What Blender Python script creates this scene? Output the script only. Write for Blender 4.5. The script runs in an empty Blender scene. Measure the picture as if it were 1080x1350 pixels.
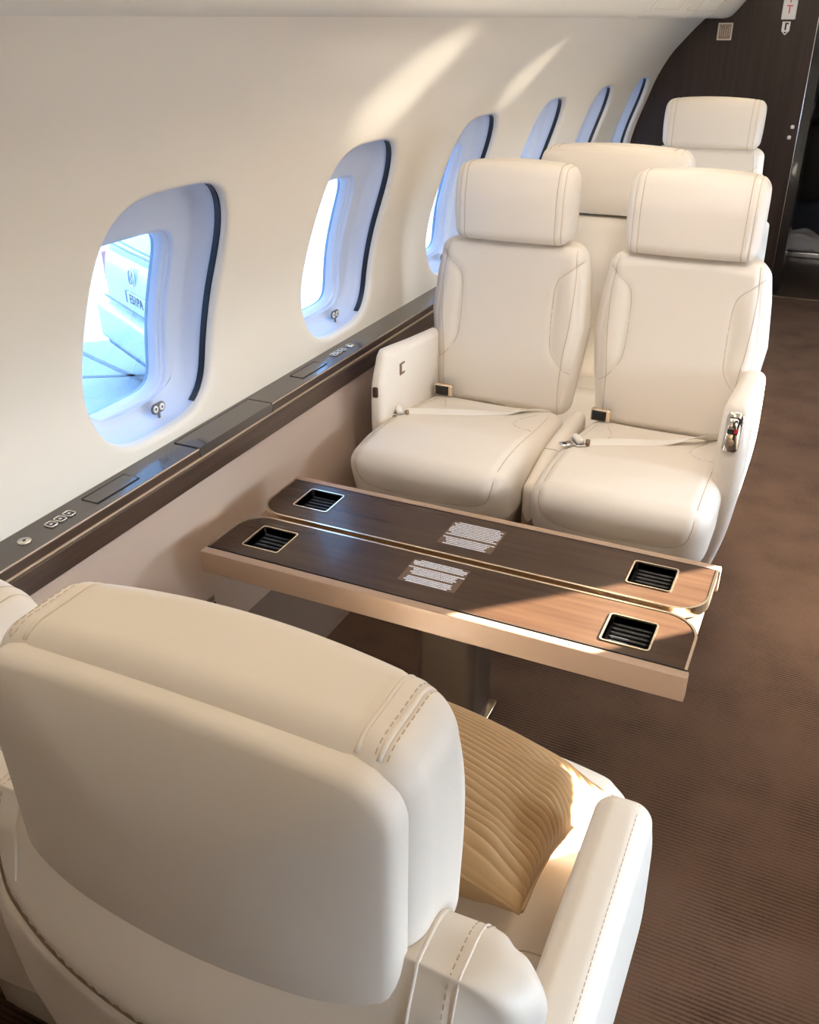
import bpy, bmesh, math, random
import numpy as np
from mathutils import Vector, Matrix, Euler
from mathutils.bvhtree import BVHTree
random.seed(7); rng = np.random.default_rng(7)
SC = bpy.context.scene
COL = SC.collection
PI = math.pi

# ------------------------------------------------------------------ materials
def mat(name, col, rough=.5, metal=0., spec=.5, coat=0., bump=None, noise=None, emit=None, sheen=0., aniso=None):
    m = bpy.data.materials.new(name); m.use_nodes = True
    nt = m.node_tree; b = nt.nodes['Principled BSDF']
    b.inputs['Base Color'].default_value = (*col, 1)
    b.inputs['Roughness'].default_value = rough
    b.inputs['Metallic'].default_value = metal
    b.inputs['Specular IOR Level'].default_value = spec
    b.inputs['Coat Weight'].default_value = coat
    b.inputs['Coat Roughness'].default_value = .06
    if sheen:
        b.inputs['Sheen Weight'].default_value = sheen
    tc = nt.nodes.new('ShaderNodeTexCoord')
    if noise:                                   # (scale xyz, amount, second colour)
        mp = nt.nodes.new('ShaderNodeMapping'); mp.inputs['Scale'].default_value = noise[0]
        nt.links.new(tc.outputs['Object'], mp.inputs['Vector'])
        n = nt.nodes.new('ShaderNodeTexNoise'); n.inputs['Scale'].default_value = 1; n.inputs['Detail'].default_value = 6
        nt.links.new(mp.outputs['Vector'], n.inputs['Vector'])
        r = nt.nodes.new('ShaderNodeValToRGB')
        r.color_ramp.elements[0].position = .35; r.color_ramp.elements[1].position = .68
        r.color_ramp.elements[0].color = (*col, 1); r.color_ramp.elements[1].color = (*noise[1], 1)
        nt.links.new(n.outputs['Fac'], r.inputs['Fac']); nt.links.new(r.outputs['Color'], b.inputs['Base Color'])
    if bump:                                    # (scale xyz, strength, distance)
        mp = nt.nodes.new('ShaderNodeMapping'); mp.inputs['Scale'].default_value = bump[0]
        nt.links.new(tc.outputs['Object'], mp.inputs['Vector'])
        n = nt.nodes.new('ShaderNodeTexNoise'); n.inputs['Scale'].default_value = 1; n.inputs['Detail'].default_value = 3
        nt.links.new(mp.outputs['Vector'], n.inputs['Vector'])
        bp = nt.nodes.new('ShaderNodeBump'); bp.inputs['Strength'].default_value = bump[1]; bp.inputs['Distance'].default_value = bump[2]
        nt.links.new(n.outputs['Fac'], bp.inputs['Height']); nt.links.new(bp.outputs['Normal'], b.inputs['Normal'])
    if emit:
        b.inputs['Emission Color'].default_value = (*emit[0], 1); b.inputs['Emission Strength'].default_value = emit[1]
    return m

M = {}
M['leather'] = mat('cream_leather', (.785, .725, .645), .46, bump=((420,)*3, .10, .0006))
M['seam'] = mat('leather_seam', (.52, .44, .35), .7)
M['darkseam'] = mat('brown_leather_seam', (.20, .14, .085), .7)
M['stitch'] = mat('tan_thread', (.50, .41, .30), .8)
M['thread'] = mat('cream_thread', (.66, .57, .44), .7)
M['wall'] = mat('cream_sidewall', (.80, .73, .625), .42, bump=((60,)*3, .03, .001))
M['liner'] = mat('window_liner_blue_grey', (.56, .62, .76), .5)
M['gasket'] = mat('black_blue_gasket', (.006, .008, .014), .4)
M['wood'] = mat('dark_veneer', (.040, .022, .014), .34, coat=.2, noise=((60, 3.5, 60), (.072, .040, .025)))
M['tablewood'] = mat('table_veneer', (.042, .0205, .0115), .26, spec=.25, coat=.10, noise=((3, 55, 55), (.060, .031, .017)))
M['bulkwood'] = mat('bulkhead_veneer', (.022, .012, .0075), .36, spec=.35, coat=.08, noise=((45, 45, 1.6), (.038, .020, .0125)))
M['ledge'] = mat('ledge_grey_brown', (.060, .048, .042), .26, coat=.45)
M['laminate'] = mat('beige_laminate', (.37, .245, .165), .38, bump=((300,)*3, .02, .0005))
M['lowpanel'] = mat('pinkish_beige_panel', (.47, .36, .285), .55, bump=((500,)*3, .08, .0006))
M['kick'] = mat('taupe_kick_panel', (.15, .105, .078), .55)
M['bronze'] = mat('bronze_metal', (.30, .215, .15), .38, metal=.75)
M['pedestal'] = mat('dark_bronze', (.085, .058, .040), .35, metal=.35)
M['gold'] = mat('pale_gold_metal', (.86, .72, .55), .22, metal=1.)
M['platemetal'] = mat('brushed_plate', (.62, .55, .45), .35, metal=.9)
M['goldline'] = mat('dull_gold_line', (.46, .36, .28), .38, metal=.6)
M['chrome'] = mat('chrome_metal', (.82, .80, .76), .16, metal=1.)
M['black'] = mat('black_plastic', (.010, .010, .012), .35)
M['slat'] = mat('black_ribbed_insert', (.016, .017, .020), .28)
M['line'] = mat('dark_joint', (.008, .006, .005), .6)
M['white'] = mat('white_plastic', (.80, .79, .76), .4)
M['print'] = mat('white_print', (.74, .77, .84), .5)
M['clearfilm'] = mat('placard_film', (.12, .075, .05), .18)
M['red'] = mat('red_print', (.62, .02, .03), .5)
M['belt'] = mat('cream_webbing', (.86, .83, .78), .6, bump=((30, 900, 900), .12, .0006))
M['shell'] = mat('ceiling_shell', (.74, .69, .60), .45)
M['shelljoint'] = mat('shell_joint', (.56, .51, .43), .5)
M['darkfloor'] = mat('dark_wood_floor', (.045, .027, .018), .45, noise=((3, 40, 1), (.07, .042, .028)))
M['dark'] = mat('dark_lacquer', (.010, .008, .007), .2, coat=.3)
M['galley'] = mat('dark_galley', (.008, .0075, .008), .35)
M['cloth'] = mat('white_cloth', (.85, .85, .90), .8)
M['navy'] = mat('navy_cloth', (.03, .04, .065), .8)
M['concrete'] = mat('apron_concrete', (.30, .33, .37), .8, noise=((.5,)*3, (.36, .39, .43)))
M['paint'] = mat('apron_line', (.14, .16, .19), .8)
M['van'] = mat('pale_van_paint', (.62, .68, .72), .3, coat=.4)
M['vanglass'] = mat('pale_van_glass', (.50, .60, .64), .1)
M['vantrim'] = mat('van_bumper_grey', (.25, .29, .34), .5)
M['taillight'] = mat('red_lens', (.75, .30, .28), .4)
M['hangar'] = mat('white_cladding', (.85, .85, .85), .6)
M['velvet'] = None

def velvet():
    m = mat('tan_corduroy', (.345, .215, .100),    .85, sheen=.08, bump=((700,)*3, .15, .0006))
    return m
M['velvet'] = velvet()

def carpet():
    m = mat('brown_carpet', (.075, .047, .036), .95, spec=.1)
    nt = m.node_tree; b = nt.nodes['Principled BSDF']
    tc = nt.nodes.new('ShaderNodeTexCoord')
    w = nt.nodes.new('ShaderNodeTexWave'); w.wave_type = 'BANDS'; w.bands_direction = 'Y'
    w.inputs['Scale'].default_value = 32; w.inputs['Distortion'].default_value = 1.4; w.inputs['Detail'].default_value = 3; w.inputs['Detail Scale'].default_value = 5
    nt.links.new(tc.outputs['Object'], w.inputs['Vector'])
    n = nt.nodes.new('ShaderNodeTexNoise'); n.inputs['Scale'].default_value = 5; n.inputs['Detail'].default_value = 5
    nt.links.new(tc.outputs['Object'], n.inputs['Vector'])
    f = nt.nodes.new('ShaderNodeTexNoise'); f.inputs['Scale'].default_value = 420; f.inputs['Detail'].default_value = 2
    nt.links.new(tc.outputs['Object'], f.inputs['Vector'])
    a = nt.nodes.new('ShaderNodeMath'); a.operation = 'MULTIPLY_ADD'; a.inputs[1].default_value = .42
    nt.links.new(w.outputs['Fac'], a.inputs[0]); nt.links.new(n.outputs['Fac'], a.inputs[2])
    a2 = nt.nodes.new('ShaderNodeMath'); a2.operation = 'MULTIPLY_ADD'; a2.inputs[1].default_value = .5
    nt.links.new(f.outputs['Fac'], a2.inputs[0]); nt.links.new(a.outputs[0], a2.inputs[2])
    r = nt.nodes.new('ShaderNodeValToRGB')
    r.color_ramp.elements[0].position = .55; r.color_ramp.elements[1].position = 1.25 if False else 1.0
    r.color_ramp.elements[0].color = (.040, .022, .014, 1); r.color_ramp.elements[1].color = (.105, .062, .041, 1)
    nt.links.new(a2.outputs[0], r.inputs['Fac']); nt.links.new(r.outputs['Color'], b.inputs['Base Color'])
    bp = nt.nodes.new('ShaderNodeBump'); bp.inputs['Strength'].default_value = .6; bp.inputs['Distance'].default_value = .004
    nt.links.new(a2.outputs[0], bp.inputs['Height']); nt.links.new(bp.outputs['Normal'], b.inputs['Normal'])
    return m
M['carpet'] = carpet()

def glass(name, tint):
    m = bpy.data.materials.new(name); m.use_nodes = True
    nt = m.node_tree; nt.nodes.clear()
    o = nt.nodes.new('ShaderNodeOutputMaterial'); mx = nt.nodes.new('ShaderNodeMixShader')
    t = nt.nodes.new('ShaderNodeBsdfTransparent'); t.inputs['Color'].default_value = (*tint, 1)
    g = nt.nodes.new('ShaderNodeBsdfGlossy'); g.inputs['Roughness'].default_value = .02
    mx.inputs['Fac'].default_value = .05
    nt.links.new(t.outputs[0], mx.inputs[1]); nt.links.new(g.outputs[0], mx.inputs[2]); nt.links.new(mx.outputs[0], o.inputs['Surface'])
    return m
M['glass'] = glass('blue_tinted_pane', (.095, .155, .24))
M['clearglass'] = glass('clear_pane', (.90, .95, 1.0))

# ------------------------------------------------------------------ object helpers
def mk(name, V, F, m, parent=None, smooth=True, kind=None):
    me = bpy.data.meshes.new(name)
    me.from_pydata([tuple(map(float, v)) for v in V], [], [tuple(int(i) for i in f) for f in F])
    me.validate(); me.update()
    me.materials.append(m)
    if smooth:
        me.polygons.foreach_set('use_smooth', [True]*len(me.polygons))
    o = bpy.data.objects.new(name, me); COL.objects.link(o)
    if parent is not None: o.parent = parent
    if kind: o['kind'] = kind
    return o
def thing(name, label, cat, loc=(0, 0, 0), rotz=0., group=None):
    o = bpy.data.objects.new(name, None); COL.objects.link(o)
    o.location = loc; o.rotation_euler = (0, 0, rotz); o.empty_display_size = .05
    o['label'] = label; o['category'] = cat
    if group: o['group'] = group
    return o
def tag(o, label, cat, group=None):
    o['label'] = label; o['category'] = cat
    if group: o['group'] = group
    return o
def sharp(o, ang=35):
    me = o.data
    bm = bmesh.new(); bm.from_mesh(me)
    bmesh.ops.recalc_face_normals(bm, faces=bm.faces)
    for e in bm.edges:
        if len(e.link_faces) == 2 and e.calc_face_angle(0) > math.radians(ang): e.smooth = False
    bm.to_mesh(me); bm.free()
    return o

class MB:
    def __init__(s): s.V = []; s.F = []
    def add(s, V, F):
        k = len(s.V); s.V += [tuple(v) for v in V]; s.F += [tuple(i+k for i in f) for f in F]; return s
    def build(s, name, m, parent=None, smooth=True, ang=35, kind=None):
        return sharp(mk(name, s.V, s.F, m, parent, smooth, kind), ang)

def cr(pts, n=8, closed=False):
    """Catmull-Rom through points"""
    P = np.array(pts, float)
    if closed: P = np.vstack([P[-1], P, P[0], P[1]])
    else: P = np.vstack([2*P[0]-P[1], P, 2*P[-1]-P[-2]])
    out = []
    for i in range(1, len(P)-2):
        for t in np.arange(n)/n:
            a, b, c, d = P[i-1], P[i], P[i+1], P[i+2]
            out.append(.5*((2*b)+(-a+c)*t+(2*a-5*b+4*c-d)*t*t+(-a+3*b-3*c+d)*t**3))
    if not closed: out.append(P[-2])
    return np.array(out)

def tube(pts, r, k=6, closed=False, cap=True):
    P = np.array(pts, float); n = len(P)
    V = []; F = []
    up = np.array([0, 0, 1.])
    prev = None
    for i in range(n):
        if closed: t = P[(i+1) % n]-P[i-1]
        else: t = P[min(i+1, n-1)]-P[max(i-1, 0)]
        t = t/(np.linalg.norm(t)+1e-12)
        if prev is None:
            a = np.cross(t, up)
            if np.linalg.norm(a) < 1e-3: a = np.cross(t, [1., 0, 0])
        else:
            a = prev-t*(prev@t)
        a /= np.linalg.norm(a)+1e-12; prev = a; b = np.cross(t, a)
        for j in range(k):
            w = 2*PI*j/k
            V.append(P[i]+r*(math.cos(w)*a+math.sin(w)*b))
    for i in range(n if closed else n-1):
        for j in range(k):
            i2 = (i+1) % n
            F.append((i*k+j, i*k+(j+1) % k, i2*k+(j+1) % k, i2*k+j))
    if not closed and cap:
        F.append(tuple(range(k))[::-1]); F.append(tuple((n-1)*k+j for j in range(k)))
    return V, F

def rbox(cx, cy, cz, sx, sy, sz, r, n=(8, 8, 8), fn=None):
    """rounded box as a subdivided cube; fn(P, U) deforms (P points, U in [-1,1]^3)"""
    nx, ny, nz = n
    idx = {}; V = []; F = []
    def vid(i, j, k):
        key = (i, j, k)
        if key not in idx:
            idx[key] = len(V); V.append((2*i/nx-1, 2*j/ny-1, 2*k/nz-1))
        return idx[key]
    for i in range(nx):
        for j in range(ny):
            F.append((vid(i, j, 0), vid(i, j+1, 0), vid(i+1, j+1, 0), vid(i+1, j, 0)))
            F.append((vid(i, j, nz), vid(i+1, j, nz), vid(i+1, j+1, nz), vid(i, j+1, nz)))
    for i in range(nx):
        for k in range(nz):
            F.append((vid(i, 0, k), vid(i+1, 0, k), vid(i+1, 0, k+1), vid(i, 0, k+1)))
            F.append((vid(i, ny, k), vid(i, ny, k+1), vid(i+1, ny, k+1), vid(i+1, ny, k)))
    for j in range(ny):
        for k in range(nz):
            F.append((vid(0, j, k), vid(0, j, k+1), vid(0, j+1, k+1), vid(0, j+1, k)))
            F.append((vid(nx, j, k), vid(nx, j+1, k), vid(nx, j+1, k+1), vid(nx, j, k+1)))
    U = np.array(V); h = np.array([sx, sy, sz])/2
    # concentrate lines near the rounded edges
    def remap(u, hh):
        if hh <= 0: return u
        rr = min(r/hh, .98); a = np.abs(u)
        e = .5                                # half of the lines in the rounded band
        lim = 1-min(.6, max(.25, rr*1.2))
        s = np.where(a < lim, a/lim*(1-rr), (1-rr)+(a-lim)/(1-lim)*rr)
        return np.sign(u)*s
    P = np.stack([remap(U[:, q], h[q])*h[q] for q in range(3)], 1)
    q = np.clip(P, -(h-r), h-r); d = P-q
    # cube-to-sphere on the corner region
    L = np.linalg.norm(d, axis=1, keepdims=True)
    m = np.abs(d).max(axis=1, keepdims=True)
    # angle-even: tan remap per axis
    with np.errstate(all='ignore'):
        dd = np.where(m > 1e-9, d/np.where(m > 0, m, 1), 0)
        dd = np.tan(dd*PI/4)
        dn = dd/np.maximum(np.linalg.norm(dd, axis=1, keepdims=True), 1e-9)
    P2 = q+np.where(L > 1e-9, dn*m, 0)
    U2 = P2/h
    P2 = P2+np.array([cx, cy, cz])
    if fn: P2 = fn(P2, U2)
    return P2, F

def box(x0, x1, y0, y1, z0, z1, r=0., n=4):
    if r <= 0:
        V = [(x, y, z) for x in (x0, x1) for y in (y0, y1) for z in (z0, z1)]
        F = [(0, 1, 3, 2), (4, 6, 7, 5), (0, 4, 5, 1), (2, 3, 7, 6), (0, 2, 6, 4), (1, 5, 7, 3)]
        return V, F
    return rbox((x0+x1)/2, (y0+y1)/2, (z0+z1)/2, x1-x0, y1-y0, z1-z0, r, (n+2,)*3)

def cyl(c, axis, r, h, k=24, r2=None):
    """closed cylinder from point c along axis"""
    c = np.array(c, float); ax = np.array(axis, float); ax /= np.linalg.norm(ax)
    a = np.cross(ax, [0, 0, 1.] if abs(ax[2]) < .9 else [1., 0, 0]); a /= np.linalg.norm(a); b = np.cross(ax, a)
    r2 = r if r2 is None else r2
    V = []
    for rr, hh in ((r, 0), (r2, h)):
        for j in range(k):
            w = 2*PI*j/k; V.append(c+ax*hh+rr*(math.cos(w)*a+math.sin(w)*b))
    F = [(j, (j+1) % k, k+(j+1) % k, k+j) for j in range(k)]+[tuple(range(k))[::-1], tuple(range(k, 2*k))]
    return V, F

def rrect(hx, hy, r, k=8):
    out = []
    for cx, cy, a0 in ((hx-r, hy-r, 0), (-hx+r, hy-r, 90), (-hx+r, -hy+r, 180), (hx-r, -hy+r, 270)):
        for i in range(k+1):
            a = math.radians(a0+90*i/k); out.append((cx+r*math.cos(a), cy+r*math.sin(a)))
    return np.array(out)

def prism(poly, z0, z1, bev=0.):
    """extruded xy polygon, optional small top bevel"""
    P = np.array(poly, float); n = len(P)
    rings = [(P, z0), (P, z1-bev)]
    if bev:
        c = P.mean(0); d = P-c
        ins = P-np.sign(d)*np.minimum(bev, np.abs(d))
        rings.append((ins, z1))
    V = []; F = []
    for R_, z in rings: V += [(p[0], p[1], z) for p in R_]
    for q in range(len(rings)-1):
        for i in range(n): F.append((q*n+i, q*n+(i+1) % n, (q+1)*n+(i+1) % n, (q+1)*n+i))
    F.append(tuple(range(n))[::-1]); F.append(tuple((len(rings)-1)*n+i for i in range(n)))
    return V, F

def ringband(outer, inner, z0, z1):
    """flat-topped band between two matching xy contours"""
    n = len(outer); V = []
    for P, z in ((outer, z0), (outer, z1), (inner, z1), (inner, z0)): V += [(p[0], p[1], z) for p in P]
    F = []
    for q in range(4):
        for i in range(n):
            F.append((q*n+i, q*n+(i+1) % n, ((q+1) % 4)*n+(i+1) % n, ((q+1) % 4)*n+i))
    return V, F

def bvh(V, F): return BVHTree.FromPolygons([tuple(map(float, v)) for v in V], [tuple(int(i) for i in f) for f in F])
def cast(tree, pts, d):
    """project points along d onto the mesh; misses are dropped"""
    out = []
    d = Vector(d).normalized()
    for p in pts:
        h = tree.ray_cast(Vector(p), d)
        if h[0] is not None: out.append(tuple(h[0]))
    return out
def groove(o, path, depth=.003, width=.008):
    """press a soft groove into mesh o along path; returns the path moved into the groove"""
    me = o.data; n = len(me.vertices)
    co = np.empty(n*3); me.vertices.foreach_get('co', co); co = co.reshape(-1, 3)
    no = np.array([tuple(v.normal) for v in me.vertices])
    P = np.array(path, float)
    lo_, hi_ = P.min(0)-.04, P.max(0)+.04
    ids = np.where(((co > lo_) & (co < hi_)).all(1))[0]
    out = P.copy()
    if len(ids):
        D = np.sqrt(((co[ids][:, None, :]-P[None])**2).sum(-1))
        nn = no[ids][D.argmin(0)]
        out = P-nn*depth*.75
        d = D.min(1)
        co[ids] -= no[ids]*(depth*np.exp(-(d/width)**2))[:, None]
        me.vertices.foreach_set('co', co.reshape(-1)); me.update()
    return out
def dashes(path, r, on=.0045, off=.0032):
    P = np.array(path, float)
    s = np.r_[0, np.cumsum(np.linalg.norm(np.diff(P, axis=0), axis=1))]
    mb = MB(); t = 0
    while t+on < s[-1]:
        q = [[np.interp(x, s, P[:, k]) for k in range(3)] for x in (t, t+on/2, t+on)]
        mb.add(*tube(q, r, 5)); t += on+off
    return mb

def text(body, size, m, loc, rot, name, parent=None, depth=.0006, align='CENTER'):
    c = bpy.data.curves.new(name, 'FONT'); c.body = body; c.size = size; c.extrude = depth
    c.align_x = align; c.align_y = 'CENTER'
    o = bpy.data.objects.new(name, c); COL.objects.link(o)
    dg = bpy.context.evaluated_depsgraph_get(); me = bpy.data.meshes.new_from_object(o.evaluated_get(dg))
    bpy.data.objects.remove(o); bpy.data.curves.remove(c)
    me.materials.clear(); me.materials.append(m)
    o = bpy.data.objects.new(name, me); COL.objects.link(o); o.parent = parent
    o.location = loc; o.rotation_euler = rot
    return o

def sstep(a, b, x):
    t = np.clip((x-a)/(b-a), 0, 1); return t*t*(3-2*t)

# ------------------------------------------------------------------ room shell
CX2 = 2.0                       # cabin is symmetric about x = 1.0 (x' = 2 - x)
BULK = 6.30
Y0 = -1.96
PROF = cr([(-.170, .640), (-.185, .70), (-.192, .80), (-.19, .89), (-.165, 1.0), (-.112, 1.15), (-.059, 1.29), (.007, 1.407),
           (.066, 1.478), (.125, 1.543), (.178, 1.595), (.225, 1.640), (.26, 1.69)], 14)
PS = np.r_[0, np.cumsum(np.linalg.norm(np.diff(PROF, axis=0), axis=1))]
SMAX = PS[-1]
TN = np.gradient(PROF, axis=0); TN /= np.linalg.norm(TN, axis=1, keepdims=True)
NR = np.stack([-TN[:, 1], TN[:, 0]], 1)         # outward, away from the cabin
def sz(z): return float(np.interp(z, PROF[:, 1], PS))
def wp(y, s, n=0., side=1):
    s = np.asarray(s, float); y = np.asarray(y, float)
    x = np.interp(s, PS, PROF[:, 0]); z = np.interp(s, PS, PROF[:, 1])
    nx = np.interp(s, PS, NR[:, 0]); nz = np.interp(s, PS, NR[:, 1])
    L = np.hypot(nx, nz); x = x+n*nx/L; z = z+n*nz/L
    if side < 0: x = CX2-x
    return np.stack([x, y, z], -1)
SB, ST = sz(.733), sz(1.292)
SCN = (SB+ST)/2; HH = (ST-SB)/2; HW = .226
PITCH = .88
NC = 96
def selip(hw, hh, e, k=NC):
    a = np.linspace(0, 2*PI, k, endpoint=False)+PI/k
    c, s = np.cos(a), np.sin(a)
    rr = (np.abs(c/hw)**e+np.abs(s/hh)**e)**(-1/e)
    return np.stack([c*rr, s*rr], 1)
HOLE = selip(HW, HH, 3.5)

def wall(name, side, centers, y0, y1):
    mb = MB()
    cells = []
    edges = [y0]
    cs = sorted(centers)
    for c in cs: cells.append((c-PITCH/2, c+PITCH/2, c))
    def grid(ya, yb, sa, sb, ny, ns):
        V = []; F = []
        for i in range(ny+1):
            for j in range(ns+1): V.append(wp(ya+(yb-ya)*i/ny, sa+(sb-sa)*j/ns, 0, side))
        for i in range(ny):
            for j in range(ns): F.append((i*(ns+1)+j, (i+1)*(ns+1)+j, (i+1)*(ns+1)+j+1, i*(ns+1)+j+1))
        mb.add(V, F)
    s_top = ST+.05
    grid(y0, y1, s_top, SMAX, 2, 24)
    grid(y0, y1, 0, SB-.035, 2, 10)
    sa, sb_ = SB-.035, s_top
    last = y0
    for ya, yb, c in cells:
        if ya > last+1e-6: grid(last, ya, sa, sb_, 2, 40)
        yb_ = min(yb, y1)
        # radial rings between hole and cell rectangle
        V = []; F = []; NR_ = 9
        rect = []
        for p in HOLE:
            t = 1e9
            if p[0] > 1e-9: t = min(t, (yb_-c)/p[0])
            if p[0] < -1e-9: t = min(t, (ya-c)/p[0])
            if p[1] > 1e-9: t = min(t, (sb_-SCN)/p[1])
            if p[1] < -1e-9: t = min(t, (sa-SCN)/p[1])
            rect.append(p*t)
        rect = np.array(rect)
        # snap the samples nearest to the corners
        for cx_ in (ya-c, yb_-c):
            for cy_ in (sa-SCN, sb_-SCN):
                k = np.argmin(np.abs(rect-[cx_, cy_]).sum(1)); rect[k] = (cx_, cy_)
        o_ = selip(HW+.014, HH+.014, 3.5)
        rings = [(HOLE*.996, .026), (HOLE, .014), (HOLE*1.006, .006), ((HOLE+o_)/2*1.002, .0016), (o_, 0)]
        for q in range(1, NR_+1):
            t = q/NR_; rings.append((o_*(1-t)+rect*t, 0))
        for P, n in rings:
            V += [w for w in wp(c+P[:, 0], SCN+P[:, 1], n, side)]
        for q in range(len(rings)-1):
            for i in range(NC): F.append((q*NC+i, q*NC+(i+1) % NC, (q+1)*NC+(i+1) % NC, (q+1)*NC+i))
        mb.add(V, F)
        last = yb
    if last < y1-1e-6: grid(last, y1, sa, sb_, 2, 40)
    V, F = mb.V, mb.F
    o = mk(name, V, F, M['wall'], kind='structure')
    bm = bmesh.new(); bm.from_mesh(o.data); bmesh.ops.remove_doubles(bm, verts=bm.verts, dist=.0008)
    bmesh.ops.recalc_face_normals(bm, faces=bm.faces); bm.to_mesh(o.data); bm.free()
    return o

LEFTC = [1.545+PITCH*k for k in range(-3, 6)]
RIGHTC = [2.874+PITCH*k for k in range(-4, 4)]
RIGHTC[3] += .17
wall('wall_left', 1, LEFTC, Y0, BULK)
wall('wall_right', -1, RIGHTC, Y0, BULK)

AP = selip(.172, .202, 5)        # opening in the liner
PN = selip(.149, .180, 5.5)      # visible pane
def window(idx, side, c0, switch, added_shade=None):
    c = c0
    # liner tray: funnel wall, flat back, stepped frame
    lo = SCN-.048; yo = -.028 if side > 0 else 0.
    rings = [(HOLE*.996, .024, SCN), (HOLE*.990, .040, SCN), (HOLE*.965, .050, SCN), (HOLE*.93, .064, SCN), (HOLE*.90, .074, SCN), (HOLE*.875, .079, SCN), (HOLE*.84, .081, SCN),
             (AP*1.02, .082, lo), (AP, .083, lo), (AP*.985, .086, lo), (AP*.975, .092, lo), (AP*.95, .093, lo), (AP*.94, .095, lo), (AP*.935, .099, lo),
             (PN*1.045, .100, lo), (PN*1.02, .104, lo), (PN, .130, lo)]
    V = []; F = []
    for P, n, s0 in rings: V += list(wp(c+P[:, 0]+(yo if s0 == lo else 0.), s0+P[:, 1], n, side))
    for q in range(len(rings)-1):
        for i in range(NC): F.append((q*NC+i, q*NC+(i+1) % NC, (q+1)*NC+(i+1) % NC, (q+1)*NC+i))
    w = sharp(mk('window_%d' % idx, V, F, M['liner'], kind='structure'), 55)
    rg = [(HOLE*.994, .020), (HOLE*.988, .022), (HOLE*.986, .030), (HOLE*.980, .036)]
    V = []; F = []
    for P, n in rg: V += list(wp(c+P[:, 0], SCN+P[:, 1], n, side))
    for sg in (1, -1):
        F = []
        ids = [i for i in range(NC) if sg*HOLE[i, 0] > (.60 if sg > 0 else .8)*HW and sg*HOLE[(i+1) % NC, 0] > (.60 if sg > 0 else .8)*HW]
        for q in range(len(rg)-1):
            for i in ids: F.append((q*NC+i, q*NC+(i+1) % NC, (q+1)*NC+(i+1) % NC, (q+1)*NC+i))
        used = sorted({j for f_ in F for j in f_}); im = {j: k_ for k_, j in enumerate(used)}
        sharp(mk('gasket', [V[j] for j in used], [tuple(im[j] for j in f_) for f_ in F], M['gasket'], w))
    pc = PN*1.01
    V = list(wp(c+yo+pc[:, 0], lo+pc[:, 1], .122, side)); F = [tuple(range(NC))]
    mk('pane', V, F, M['glass'] if side > 0 else M['clearglass'], w, smooth=False)
    if added_shade is not None:                       # unseen blind added to cut incoming light, lower edge at the given height
        sb_ = max(lo-.20, sz(added_shade)-.03)
        g = [(c+yo+a*.168, b_) for a in (-1, 1) for b_ in (sb_, lo+.197)]
        V = []
        for n in (.0935, .0965): V += [tuple(wp(q[0], q[1], n, side)) for q in g]
        mk('added_shade', V, [(0, 1, 3, 2), (4, 6, 7, 5), (0, 4, 5, 1), (2, 3, 7, 6), (0, 2, 6, 4), (1, 5, 7, 3)], M['wall'], w, smooth=False)
    if switch:
        # two-button shade control on the lower lip of the recess, with a stem running down
        p0 = wp(c+.046, SB+.036, .052, side); u = np.array([0, 1, 0.]); v = np.array([-.02, 0, 1.]); v /= np.linalg.norm(v); nn = np.cross(u, v)
        nn = nn if nn[0] > 0 else -nn
        def plate(contour, z0, z1):
            P_, F_ = prism(contour, z0, z1, .0006)
            return [p0+u*p[0]+v*p[1]+nn*p[2] for p in P_], F_
        mb = MB(); mb.add(*plate(rrect(.024, .013, .0128, 8), 0, .004)); mb.add(*plate(rrect(.004, .018, .002, 3)+[.0, -.026], 0, .003))
        sw = mb.build('shade_switch', M['vantrim'] if False else SWM, w)
        for s_ in (-1, 1):
            b = mk('button', *plate(rrect(.0088, .0088, .0086, 8)+[s_*.0115, 0], .004, .0055), M['white'], sw)
            tri = np.array([(-.0042, -.0032*s_), (.0042, -.0032*s_), (0, .0042*s_)])+[s_*.0115, 0]
            if s_ < 0: tri = tri[::-1]
            mk('arrow', *plate(tri, .0055, .0062), M['black'], sw, smooth=False)
    return w
SWM = mat('grey_switch_plate', (.13, .125, .12), .4)
k = 1
for i, c in enumerate(LEFTC): window(k, 1, c, 2 <= i, .5 if c < .9 else None); k += 1  # out-of-view windows get an added blind to darken the rear
for i, c in enumerate(RIGHTC): window(k, -1, c, False, .5 if c < 0 else (1.06 if i == 3 else 1.085 if i == 5 else None)); k += 1  # added blinds, out of view, trim the sunbeams and rear daylight

# ceiling with the two overhead valances
CEIL = cr([(.225, 1.66), (.215, 1.625), (.232, 1.606), (.262, 1.601), (.30, 1.602), (.332, 1.614), (.366, 1.648), (.408, 1.698), (.462, 1.755), (.54, 1.815),
           (.66, 1.862), (.80, 1.886), (1.0, 1.893)], 8)
CEIL = np.vstack([CEIL, [(CX2-p[0], p[1]) for p in CEIL[::-1][1:]]])
V = []; F = []
ys = [Y0, BULK]
n = len(CEIL)
for y in ys: V += [(p[0], y, p[1]) for p in CEIL]
F = [(i, i+1, n+i+1, n+i) for i in range(n-1)]
mk('ceiling', V, F, M['shell'], kind='structure')
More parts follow.
